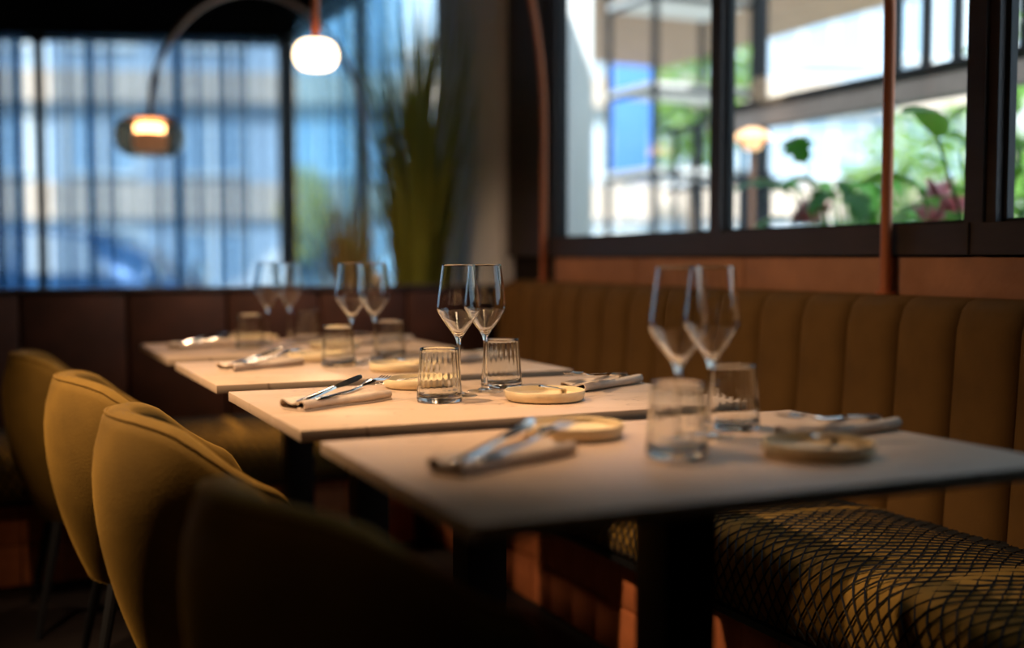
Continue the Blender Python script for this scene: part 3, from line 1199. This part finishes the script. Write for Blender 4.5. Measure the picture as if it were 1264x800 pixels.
def make_car(name, loc, rz, paint, label):
    e = empty(name, loc, rz, label, 'car', 'cars parked along the street')
    # stations along x: (x, z_bottom, z_belt, z_roof, half width, roof half width)
    st = [(-2.10, 0.45, 0.62, 0.63, 0.62, 0.55), (-2.05, 0.30, 0.80, 0.82, 0.74, 0.62), (-1.75, 0.22, 0.90, 0.93, 0.82, 0.64), (-1.45, 0.22, 0.93, 1.22, 0.84, 0.60), (-0.95, 0.22, 0.94, 1.42, 0.86, 0.60),
          (-0.2, 0.22, 0.94, 1.47, 0.86, 0.62), (0.35, 0.22, 0.93, 1.42, 0.86, 0.61), (0.85, 0.22, 0.92, 1.15, 0.85, 0.62), (1.15, 0.22, 0.90, 0.94, 0.84, 0.66), (1.75, 0.22, 0.80, 0.83, 0.82, 0.62), (2.05, 0.28, 0.66, 0.70, 0.74, 0.58), (2.12, 0.42, 0.55, 0.56, 0.62, 0.5)]
    rows = []
    for x, zb_, zl, zr, hw, rw in st:
        half = [(0.0, zb_), (hw * 0.9, zb_), (hw, zb_ + 0.12), (hw, (zb_ + zl) / 2 + 0.1), (hw * 0.97, zl), (rw + 0.03, zl + (zr - zl) * 0.85), (rw * 0.85, zr), (0.0, zr + 0.01)]
        rows.append([(x, a, b) for a, b in half] + [(x, -a, b) for a, b in half[-2:0:-1]])
    mb = MB().grid(rows, close_v=True)
    for r in (rows[0], rows[-1]):
        mb.add(r, [tuple(range(len(r)))])
    mb.build('body', paint, e, 0.9)
    for s in (-1, 1):
        for xs in ([(-1.25, 0.98), (-0.9, 1.36), (-0.28, 1.41), (-0.28, 0.98)], [(-0.2, 0.98), (-0.2, 1.41), (0.34, 1.36), (0.80, 1.0)]):
            vs = []
            for dd in (0.0, 0.012):
                for x, z in xs:
                    t = (z - 0.94) / 0.5
                    yy = 0.845 - 0.235 * t
                    vs.append((x, s * (yy + 0.012 + dd), z))
            MB().add(vs, [(0, 1, 2, 3), (4, 5, 6, 7), (0, 1, 5, 4), (1, 2, 6, 5), (2, 3, 7, 6), (3, 0, 4, 7)]).build('side_window', M['winglass'], e, 0)
    for x0, z0, x1, z1 in ((0.42, 1.39, 1.08, 0.97), (-1.02, 1.41, -1.68, 0.96)):
        sgn = 1 if x0 > 0 else -1
        vs = []
        for d_ in (0.012, 0.03):
            vs += [(x0 + sgn * d_, -0.52, z0 + d_), (x0 + sgn * d_, 0.52, z0 + d_), (x1 + sgn * d_, 0.60, z1 + d_), (x1 + sgn * d_, -0.60, z1 + d_)]
        MB().add(vs, [(0, 1, 2, 3), (4, 5, 6, 7), (0, 1, 5, 4), (1, 2, 6, 5), (2, 3, 7, 6), (3, 0, 4, 7)]).build('windscreen', M['winglass'], e, 0)
    for x in (-1.32, 1.30):
        for s in (-1, 1):
            T = Matrix.Translation((x, s * 0.76, 0.31)) @ Matrix.Rotation(PI / 2, 4, 'X')
            wh = MB().lathe([(0.001, -0.10), (0.28, -0.10), (0.31, -0.07), (0.31, 0.07), (0.28, 0.10), (0.001, 0.10)], 24).xf(T).build('wheel', M['tyre'], e)
            MB().lathe([(0.001, -0.112), (0.19, -0.108), (0.20, -0.10), (0.20, 0.10), (0.19, 0.108), (0.001, 0.112)], 20).xf(T).build('hub', M['steel'], wh)


c1 = at(22, 12.6)
c2 = at(505, 12.7)
make_car('parked_car', (c1[0], c1[1], -0.12), ang + PI, M['carblue'], 'dark blue car parked across the street behind the curtains')
make_car('parked_car', (c2[0], c2[1], -0.12), ang, M['carwhite'], 'white car parked across the street behind the blue one')


def leaf_cloud(name, label, cat, loc, r, h, z0, nl, size, m, seed, group=None, trunk=0.08):
    rnd = random.Random(seed)
    e = empty(name, loc, 0, label, cat, group)
    MB().tube([(0, 0, 0), (0.03, 0.02, z0 * 0.6), (0, 0, z0 + h * 0.5)], [trunk, trunk * 0.8, trunk * 0.4], 8).build('trunk', M['bark'], e)
    mb = MB()
    for _ in range(nl):
        while True:
            p = Vector((rnd.uniform(-1, 1), rnd.uniform(-1, 1), rnd.uniform(-1, 1)))
            if 0.35 < p.length < 1:
                break
        p = Vector((p.x * r, p.y * r, z0 + h / 2 + p.z * h / 2))
        u = Vector((rnd.gauss(0, 1), rnd.gauss(0, 1), rnd.gauss(0, 1))).normalized() * size * rnd.uniform(0.6, 1.3)
        v = u.orthogonal().normalized() * size * 0.5
        mb.add([p - u, p + v, p + u, p - v], [(0, 1, 2, 3)])
    o = mb.build('crown', m, e, 0)
    o['kind'] = 'stuff'


x, y = at(378, 11.6)
leaf_cloud('yellow_shrub', 'yellow leaved shrub on the pavement outside the corner post', 'shrub', (x, y, -0.12), 0.28, 1.0, 1.1, 700, 0.05, M['yellowleaf'], 21, trunk=0.03)

# terrace side: pale building, trees, pergola, rack, plants
facade('pale_building', 'pale rendered building with rows of windows beyond the terrace', 'building', (17.0, 30.0, -0.12), -PI / 2 - 0.0, 34,
       [(0, 3.0, 0.9, 2.3), (3.0, 6.0, 3.7, 5.2), (6, 9, 6.7, 8.2)], M['wallpale'], M['paneblue'], 11, bands=[(2.85, 3.1, M['beige'], 0.15), (5.85, 6.1, M['beige'], 0.15)])
leaf_cloud('street_tree', 'light green tree behind the steel rack outside', 'tree', (*at(850, 15.5), -0.12), 1.0, 2.2, 2.3, 1500, 0.11, M['treeleaf'], 22, 'trees beyond the terrace')
leaf_cloud('street_tree', 'light green tree behind the broad leaved plants outside', 'tree', (*at(1165, 9.5), -0.12), 0.9, 1.5, 0.9, 1300, 0.08, M['treeleaf'], 23, 'trees beyond the terrace')

# white terrace post
tag(box('terrace_post', M['wallpale'], (2.45, 2.57, 4.68, 4.82, -0.12, 2.9), None, 0.01), 'cream rendered post just outside the timber window', 'post')

# pergola: beam, posts, slats
pg = empty('pergola', (3.2, 3.6, -0.12), 0, 'weathered terrace pergola with grey beam and black steel bars', 'pergola')
OP = Vector((-3.2, -3.6, 0.12))


def psub(name, m, b):
    return sub(box(name, m, b, pg), OP)


psub('beam', M['greybeam'], (3.16, 3.26, 1.4, 4.62, 1.605, 1.70))
psub('rail', M['black'], (3.15, 3.19, 1.4, 4.62, 1.70, 1.72))
for yy in (3.12, 3.27, 3.42, 2.97, 2.82, 2.67):
    psub('slat', M['black'], (3.19, 3.22, yy - 0.014, yy + 0.014, 1.72, 2.75))
psub('post', M['black'], (3.18, 3.22, 4.24, 4.275, -0.12, 2.75))
psub('post', M['black'], (3.18, 3.22, 1.45, 1.49, -0.12, 2.75))
psub('roof_beam', M['black'], (3.16, 3.24, 1.4, 6.4, 2.75, 2.82))
for yy in (4.355, 4.195):
    psub('bar', M['black'], (3.185, 3.205, yy - 0.01, yy + 0.01, -0.12, 1.40))
for k in range(7):
    psub('roof_board', M['wood'], (3.5 + k * 0.36, 3.84 + k * 0.36, 3.6, 9.5, 2.84, 2.87))

# steel rack with shelves
rk = empty('steel_rack', (3.9, 6.1, -0.12), 0, 'black steel shelving rack with pale boards on the terrace', 'shelving')
OR = Vector((-3.9, -6.1, 0.12))
for xx in (3.6, 4.3):
    for yy in (5.81, 6.36):
        sub(box('upright', M['black'], (xx - 0.016, xx + 0.016, yy - 0.016, yy + 0.016, -0.12, 2.75), rk), OR)
for z in (0.4, 1.0, 1.52, 2.02, 2.56):
    sub(box('shelf_board', M['wallpale'] if z > 0.5 else M['wood'], (3.585, 4.315, 5.82, 6.35, z, z + 0.035), rk), OR)
    sub(box('cross_bar', M['black'], (3.6, 4.3, 5.80, 5.815, z - 0.03, z + 0.0), rk), OR)
    sub(box('cross_bar', M['black'], (3.585, 3.60, 5.81, 6.36, z - 0.03, z + 0.0), rk), OR)
# banner behind the rack
bn = empty('banner', (*at(778, 12.0), -0.12), 0.0, 'blue banner standing beyond the steel rack', 'banner')
MB().box(-0.22, 0.22, -0.02, 0.02, 1.95, 3.2, 0.01).build('cloth', M['signblue'], bn)
MB().tube([(0, 0.03, 0), (0, 0.03, 3.3)], 0.02, 8).build('pole', M['steel'], bn)
# railing
rl = empty('steel_railing', (3.45, 4.9, -0.12), 0, 'black steel railing with thin bars in front of the rack', 'railing')
OL = Vector((-3.45, -4.9, 0.12))
for yy in (4.55, 4.75, 4.95, 5.15, 5.35):
    sub(box('baluster', M['black'], (3.44, 3.46, yy - 0.011, yy + 0.011, -0.12, 1.70), rl), OL)
sub(box('top_rail', M['black'], (3.43, 3.47, 4.45, 5.45, 1.70, 1.73), rl), OL)
sub(box('middle_rail', M['black'], (3.44, 3.46, 4.45, 5.45, 1.38, 1.40), rl), OL)

# terrace lamp
x_, y_ = 3.05, 4.12
tl_ = empty('terrace_lamp', (x_, y_, -0.12), 0, 'lit mushroom lamp on a thin post outside the timber window', 'lamp')
MB().lathe([(0.001, 0), (0.12, 0), (0.12, 0.02), (0.001, 0.02)], 24).build('base', M['black'], tl_)
MB().tube([(0, 0, 0.02), (0, 0, 1.62)], 0.014, 10).build('stem', M['bronze'], tl_)
MB().lathe([(0.001, 1.70), (0.03, 1.698), (0.065, 1.68), (0.085, 1.652), (0.081, 1.648), (0.06, 1.67), (0.001, 1.69)], 28).build('shade', emit_mat('terrace_shade', (1.0, 0.55, 0.28), 0.8), tl_)
MB().lathe([(0.001, 1.60), (0.03, 1.605), (0.042, 1.63), (0.03, 1.66), (0.001, 1.67)], 20).build('bulb', emit_mat('terrace_bulb', (1.0, 0.6, 0.3), 1.5), tl_)


# broad leaved plants: each leaf a part
def leaf_mesh(L, W, notch):
    rows = []
    n = 9
    for i in range(n + 1):
        t = i / n
        hw = W * (math.sin(PI * min(1, t * 1.02)) ** 0.7) * (1 - 0.35 * t)
        if notch and i % 2 == 0 and 0 < i < n:
            hw *= 0.62
        z = 0.22 * L * math.sin(PI * 0.9 * t) - 0.35 * L * t * t
        rows.append([(L * t, -hw, z - hw * 0.25), (L * t, -hw * 0.5, z - hw * 0.05), (L * t, 0, z), (L * t, hw * 0.5, z - hw * 0.05), (L * t, hw, z - hw * 0.25)])
    return MB().grid(rows)


LEAF = {}


def leafy(loc, label, nl, hmax, spread, mkey, notch, seed, blossoms=()):
    rnd = random.Random(seed)
    e = empty('leafy_plant', loc, 0, label, 'plant', 'broad leaved plants outside the window')
    MB().lathe([(0.001, 0), (0.16, 0), (0.20, 0.42), (0.18, 0.42), (0.17, 0.37), (0.001, 0.37)], 24).build('planter', M['pot'], e)
    stems = MB()
    for k in range(nl):
        a = rnd.uniform(0, 2 * PI)
        z = 0.55 + (hmax - 0.55) * rnd.uniform(0.15, 1) ** 0.8
        r = spread * rnd.uniform(0.15, 0.8)
        p = Vector((math.cos(a) * r, math.sin(a) * r, z))
        q0 = Vector((rnd.uniform(-0.06, 0.06), rnd.uniform(-0.06, 0.06), 0.38))
        mid = (q0 + p) / 2 + Vector((0, 0, 0.12)) - Vector((p.x, p.y, 0)) * 0.25
        stems.tube([q0, mid, p], [0.009, 0.007, 0.004], 5)
        key = (mkey, notch)
        if key not in LEAF:
            LEAF[key] = leaf_mesh(0.30, 0.095, notch).build('leaf', M[mkey], e, 3.0)
            o = LEAF[key]
        else:
            o = LEAF[key].copy()
            COL.objects.link(o)
            o.parent = e
        o.location = p
        s = rnd.uniform(0.4, 0.85)
        o.scale = (s, s, s)
        o.rotation_euler = (rnd.uniform(-0.4, 0.4), rnd.uniform(-0.5, 0.6), a + rnd.uniform(-0.6, 0.6))
    stems.build('stems', M['leafa'], e)
    for b in blossoms:
        f = MB()
        for j in range(9):
            aa = 2 * PI * j / 9
            d = Vector((math.cos(aa) * 0.6, math.sin(aa) * 0.6, rnd.uniform(0.3, 0.9))).normalized() * 0.065
            s = d.orthogonal().normalized() * 0.034
            f.add([(0, 0, 0), tuple(d * 0.6 + s), tuple(d * 1.2), tuple(d * 0.6 - s)], [(0, 1, 2, 3)])
        o = f.build('blossom', M['pink'], e, 0)
        o.location = Vector(b) - Vector(loc)


leafy((2.95, 3.38, -0.12), 'dark green broad leaved plant behind the copper pole outside', 80, 1.50, 0.42, 'leafa', True, 31, [(2.80, 3.40, 1.18), (2.79, 3.43, 1.14)])
leafy((2.80, 2.58, -0.12), 'lighter green leafy plant with pink blossom outside the timber post', 60, 1.52, 0.36, 'leafb', False, 32, [(2.62, 2.60, 1.20), (2.64, 2.57, 1.15), (2.60, 2.63, 1.12)])
leafy((3.6, 3.95, -0.12), 'dark leafy plant standing beneath the pergola beam', 40, 1.35, 0.4, 'leafa', True, 33)
leafy((3.75, 3.15, -0.12), 'tall light leafy plant with long stems beyond the pergola bars', 40, 2.1, 0.42, 'leafb', False, 34)
